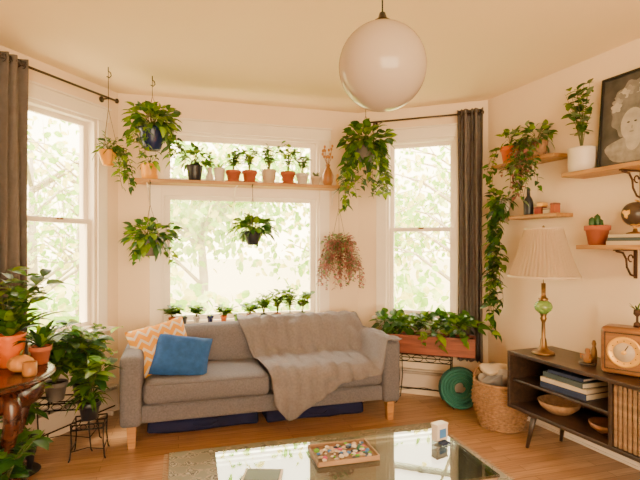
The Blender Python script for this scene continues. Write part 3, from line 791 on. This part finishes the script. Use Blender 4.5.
o.box(FW.n*-.068+Vector((0,0,.06)),(.01,.014,.04),M['iron'],.002,T=Matrix.Rotation(FW.a,4,'Z'))
bush(o,Vector((0,0,.10))+FW.n*.03,(.11,.10,.10),60,.085,.055,[M['g1'],M['g2'],M['g3']],.1,shape='h')
for k in range(12):
    vine(o,FW.n*.04+FW.u*R(-.04,.04)+Vector((0,0,.10)),FW.n*.8+FW.u*R(-1,.8),R(.6,1.25),20,.08,.055,[M['g1'],M['g2'],M['g3']],R(.03,.09),.025)
o.plant()

# ------------------------------------------------------------------ basket, hose, planter box
o=Obj('wicker_basket',(1.432,3.795,0))
prof=lambda z:.155+.06*min(1,z/.2)-.015*max(0,z-.25)/.1
for k in range(22):
    z=.012+k*.0155; n=72
    o.tube([((prof(z)+.006*math.cos(18*a+k*PI))*math.cos(a),(prof(z)+.006*math.cos(18*a+k*PI))*math.sin(a),z) for a in [2*PI*i/n for i in range(n)]],.0085,M['wicker'],5,closed=True)
for k in range(36):
    a=2*PI*k/36; o.tube([(prof(z)*math.cos(a),prof(z)*math.sin(a),z) for z in (.005,.08,.16,.24,.35)],.004,M['wicker'],4)
o.lathe([(0,.01),(.15,.01)],M['wicker'],(0,0,0),30)
o.tube([((prof(.35)+.003)*math.cos(a),(prof(.35)+.003)*math.sin(a),.355) for a in [2*PI*i/40 for i in range(40)]],.012,M['wicker'],6,closed=True)
for a0 in (-.9,2.24):
    o.tube([(.215*math.cos(a0+t),.215*math.sin(a0+t),.35+.07*math.sin((t+.3)/.6*PI)) for t in [-.3+.06*i for i in range(11)]],.009,M['wicker'],6)
o.done()
o=Obj('folded_blankets',(1.432,3.795,0))
for i,(x,y,z,m,a) in enumerate(((-.04,.02,.34,'linen',.3),(.06,.03,.36,'grey',-.5),(-.05,-.05,.38,'grey',.9),(.04,-.06,.40,'linen',.1),(-.02,.05,.44,'b3',.6))):
    o.cushion((x,y,z),(.22,.17,.08),M[m],.038,(0,0,.01),T=Matrix.Rotation(a,4,'Z')@Matrix.Rotation(R(-.5,.5),4,'X'),wr=.045,n=20)
o.cushion((0,0,.2),(.24,.24,.2),M['linen'],.06,wr=.02)
o.done()
mp_=FR(1.0,.28); o=Obj('coiled_garden_hose',(mp_[0],mp_[1],.187),rot=(-.12,0,FR.a+.3))
def coil(yc,r0,r1,turns,rad,m):
    n=int(turns*40); o.tube([((r0+(r1-r0)*i/n)*math.cos(i/40*2*PI),yc,(r0+(r1-r0)*i/n)*math.sin(i/40*2*PI)) for i in range(n+1)],rad,m,7)
coil(-.03,.05,.172,5,.0125,M['teal']); coil(.0,.06,.175,4.6,.0125,M['teal2']); coil(.03,.05,.17,5,.0125,M['teal'])
o.done()
pb=FR(.70,.24); o=Obj('wooden_planter_box',(pb[0],pb[1],0),FR.a)
bw=.86; z0,z1=.46,.625
o.box((0,-.085,(z0+z1)/2),(bw,.015,z1-z0),M['redwood'],.003); o.box((0,.085,(z0+z1)/2),(bw,.015,z1-z0),M['redwood'],.003)
for x in (-bw/2+.008,bw/2-.008): o.box((x,0,(z0+z1)/2),(.015,.17,z1-z0),M['redwood'],.003)
o.box((0,0,z0+.01),(bw-.02,.16,.015),M['redwood'],0); o.box((0,0,z1-.03),(bw-.03,.155,.02),M['soil'],0)
o.box((0,-.094,z1-.012),(bw+.01,.01,.02),M['redwood'],.002)
for k in range(9):
    x=-bw/2+.06+k*(bw-.12)/8
    bush(o,(x,0,z1+.075),(.09,.12,.10),26,.11,.075,[M['g1'],M['g1'],M['g3'],M['g2']],.6,shape='h')
for k in range(6): vine(o,(R(-.35,.35),-.07,z1),(R(-.4,.4),-1,0),R(.06,.16),4,.08,.055,[M['g1'],M['g2']],.07)
o.plant()
def stand(nm,loc,rz,w,d,h,extra=True):
    o=Obj(nm,loc,rz); ir=M['iron']; rr=.005
    for x in (-w/2,w/2):
        for y in (-d/2,d/2):
            o.tube([(x,y,h),(x*.96,y*.96,h*.5),(x*1.05,y*1.05,.02),(x*1.12,y*1.12,.005)],rr,ir,6)
        o.tube([(x,-d/2,h*.28),(x,d/2,h*.28)],rr*.8,ir,5)
    for z in (h,h*.86):
        o.tube([(-w/2,-d/2,z),(w/2,-d/2,z),(w/2,d/2,z),(-w/2,d/2,z)],rr,ir,6,closed=True)
    for y in (-d/2,):
        for k in range(4):
            cx=-w/2+w*(k+.5)/4; q=w/8*.8
            o.tube([(cx+q*math.cos(a),y,h*.93+h*.06*math.sin(a)) for a in [2*PI*i/12 for i in range(12)]],rr*.6,ir,4,closed=True)
    o.tube([(-w/2,-d/2,h*.28),(0,-d/2,h*.36),(w/2,-d/2,h*.28)],rr*.7,ir,5)
    for k in range(5): x=-w/2+w*k/4; o.tube([(x,-d/2,h),(x,d/2,h)],rr*.7,ir,4)
    o.done()
stand('planter_box_stand',(pb[0],pb[1],0),FR.a,.46,.15,.452)

# ------------------------------------------------------------------ left side plants
stand('wire_plant_stand',(-1.78,3.40,0),FL.a-PI/2+.5,.34,.2,.34)
for nm,x,y,h,mm in (('potted_peace_lily',-1.70,3.44,.14,'dark'),('potted_peace_lily',-1.85,3.36,.13,'grey')):
    o=Obj(nm,(x,y,.345),0); pot(o,(0,0,0),.075,h,M[mm]); 
    upright(o,(0,0,h*.9),.42,.21,30,4,.15,.065,[M['g1'],M['g1'],M['g2'],M['g3']],.45,'l'); upright(o,(0,0,h*.9),.22,.2,20,3,.13,.055,[M['g1'],M['g2'],M['g3']],.5,'l')
    o.plant()
stand('wire_plant_stand',(-1.57,3.27,0),.3,.2,.18,.24)
o=Obj('potted_spider_plant',(-1.57,3.27,.245),0); pot(o,(0,0,0),.07,.12,M['dark']); strap(o,(0,0,.11),30,.30,.022,G,.9,1.4); upright(o,(0,0,.1),.34,.16,20,4,.13,.06,[M['g1'],M['g2'],M['g3']],.4,'l'); o.plant()

TX,TY=-1.86,2.45; o=Obj('round_side_table',(TX,TY,0),0); m=M['mahog']
o.lathe([(0,.725),(.40,.725),(.44,.73),(.45,.738),(.45,.748),(.44,.755),(.40,.756),(0,.756)],m,(0,0,0),64)
o.lathe([(.37,.62),(.39,.62),(.395,.66),(.39,.725),(.37,.725)],m,(0,0,0),56)
for k in range(4):
    a=-.35+k*PI/2; c,sn=math.cos(a),math.sin(a)
    pts=[(.37,.70),(.40,.64),(.405,.56),(.37,.44),(.33,.30),(.315,.16),(.33,.07),(.37,.02),(.40,.0)]
    o.tube([(r*c,r*sn,z+.015) for r,z in pts],[.035,.042,.04,.032,.025,.02,.019,.024,.015],m,12)
o.lathe([(0,.24),(.30,.24),(.31,.25),(.30,.26),(0,.26)],m,(0,0,0),48)
o.done()
ZT=.756
o=Obj('potted_dracaena',(TX+.13,TY+.22,ZT),0); pot(o,(0,0,0),.085,.18,M['orange'],rim=False); strap(o,(0,0,.16),40,.40,.05,[M['g1'],M['g3'],M['g1'],M['g2']],.55,1.5); upright(o,(0,0,.14),.40,.22,18,5,.13,.065,G,.3,'l'); o.plant()
o=Obj('potted_calathea',(TX+.27,TY+.28,ZT),0); pot(o,(0,0,0),.055,.10,M['terra']); strap(o,(0,0,.09),32,.28,.032,[M['g3'],M['g1'],M['g2']],.5,1.5); o.plant()
o=Obj('decorative_gourd',(TX+.27,TY+.10,ZT),0)
rr=.06; o.lathe([(0,.0)]+[(rr*math.sin(a),.045-.045*math.cos(a)) for a in [PI*i/14 for i in range(1,14)]]+[(0,.09)],M['pump'],(0,0,0),40,mod=lambda a,z:1+.07*abs(math.cos(a*5))); o.tube([(0,0,.085),(.004,0,.105),(.014,0,.118)],[.008,.006,.005],M['stem'],6); o.done()
o=Obj('decorative_gourd',(TX+.17,TY-.04,ZT),0)
rr=.055; o.lathe([(0,.0)]+[(rr*math.sin(a),.055-.055*math.cos(a)) for a in [PI*i/14 for i in range(1,14)]]+[(0,.11)],M['cream'],(0,0,0),40,mod=lambda a,z:1+.07*abs(math.cos(a*5))); o.tube([(0,0,.105),(.004,0,.125),(.014,0,.138)],[.008,.006,.005],M['stem'],6); o.done()
o=Obj('glass_candle_jar',(TX+.36,TY+.03,ZT),0); o.lathe([(0,0),(.03,0),(.034,.01),(.034,.07),(.031,.07),(.03,.012)],M['amber'],(0,0,0),24); o.lathe([(0,.04),(.03,.04)],M['white'],(0,0,0),20); o.done()
o=Obj('potted_rubber_plant',(-1.90,3.0,0),0); pot(o,(0,0,0),.12,.22,M['dark'],saucer=M['dark']); upright(o,(0,0,.2),.36,.16,20,6,.14,.07,[M['g1'],M['g3'],M['g3'],M['g2']],.4,'l',r=.004); o.plant()
o=Obj('potted_zz_plant',(-1.56,2.34,0),0); pot(o,(0,0,0),.11,.2,M['navyp']); upright(o,(0,0,.18),.32,.20,20,8,.11,.055,GD+[M['g1']],.4,'l',r=.004); o.plant()

# ------------------------------------------------------------------ outside
o=Obj('lawn',(0,0,-.9)); o.add([(-60,4.5,0),(60,4.5,0),(60,80,0),(-60,80,0),(-60,-10,0),(-3.4,-10,0),(-3.4,4.5,0)],[[0,1,2,3],[4,5,6,0]],M['grass'],False); o.done(False)
def tree(x,y,h,rad,n,ms,lf=.22):
    o=Obj('leafy_tree',(x,y,-.9),R(0,6)); m=M['bark']
    o.tube([(0,0,0),(.05,.03,h*.3),(-.04,.02,h*.55),(.03,0,h*.9)],[.14,.11,.08,.03],m,8)
    tips=[]
    for k in range(15):
        z=h*R(.2,.75); a=R(0,6.28); l=rad*R(.6,1.1); p1=Vector((math.cos(a)*l*.5,math.sin(a)*l*.5,z+l*.35)); p2=Vector((math.cos(a)*l,math.sin(a)*l,z+l*.5))
        o.tube([(0,0,z),p1,p2],[.05,.03,.01],m,5); tips+= [p1,p2]
        for q in range(3):
            d=rdir(.1)*l*.45; o.tube([p1,p1+d*.6,p1+d],[.02,.012,.004],m,4); tips.append(p1+d)
    for i in range(n):
        c=random.choice(tips); p=c+Vector((random.gauss(0,1),random.gauss(0,1),random.gauss(0,.8)))*rad*.22
        o.leaf(p,rdir(-.1),lf*R(.6,1.2),lf*.6,random.choice(ms),.2,R(-2,2))
    o.done(False)
OM=[M['o1'],M['o2'],M['o3'],M['o2']]
for (x,y,h,rad,n) in ((-6.5,10.8,5,2.3,700),(-10.0,9.8,4.5,2.2,600),(-2.9,11.8,5.0,2.4,2600),(.6,13,5.5,2.6,2600),(3.2,11.2,6.5,2.2,260),(4.9,14.5,6,2.8,600),(-8,16,6,3,700)):
    tree(x,y,h,rad,n,OM)
o=Obj('garden_hedge',(0,0,-.9))
for i in range(4200):
    x=R(-12,7); y=7.5+R(-.4,.4)+.3*math.sin(x*.9); z=R(0,1.8+.35*math.sin(x*1.7))
    o.leaf((x,y,z),rdir(.1),.2,.13,random.choice(OM),.2,R(-2,2))
o.add([(-12,7.6,0),(7,7.6,0),(7,7.6,1.2),(-12,7.6,1.2)],[[0,1,2,3]],M['o2'],False)
o.done(False)

# ------------------------------------------------------------------ world, sun, camera
w=bpy.data.worlds.new('sky'); bpy.context.scene.world=w; w.use_nodes=True; t=w.node_tree; bg=t.nodes['Background']
tc=t.nodes.new('ShaderNodeTexCoord'); sx=t.nodes.new('ShaderNodeSeparateXYZ'); t.links.new(tc.outputs['Generated'],sx.inputs[0])
r=t.nodes.new('ShaderNodeValToRGB'); r.color_ramp.elements[0].position=.0; r.color_ramp.elements[0].color=(1,.74,.42,1); r.color_ramp.elements[1].position=.8; r.color_ramp.elements[1].color=(1,.88,.68,1)
t.links.new(sx.outputs[2],r.inputs['Fac']); t.links.new(r.outputs['Color'],bg.inputs['Color']); bg.inputs['Strength'].default_value=18.5
sd=bpy.data.lights.new('sun','SUN'); sd.energy=24; sd.color=(1,.76,.44); sd.angle=.35
so=bpy.data.objects.new('sun',sd); so.rotation_euler=Vector((.30,-.16,-.93)).to_track_quat('-Z','Y').to_euler(); bpy.context.scene.collection.objects.link(so)
cd=bpy.data.cameras.new('camera'); cd.lens=27; cd.sensor_width=36; cd.shift_y=5/640; cd.clip_start=.05; cd.clip_end=200
co=bpy.data.objects.new('camera',cd); co.location=(0,0,1.43); co.rotation_euler=(PI/2,0,0); bpy.context.scene.collection.objects.link(co); bpy.context.scene.camera=co
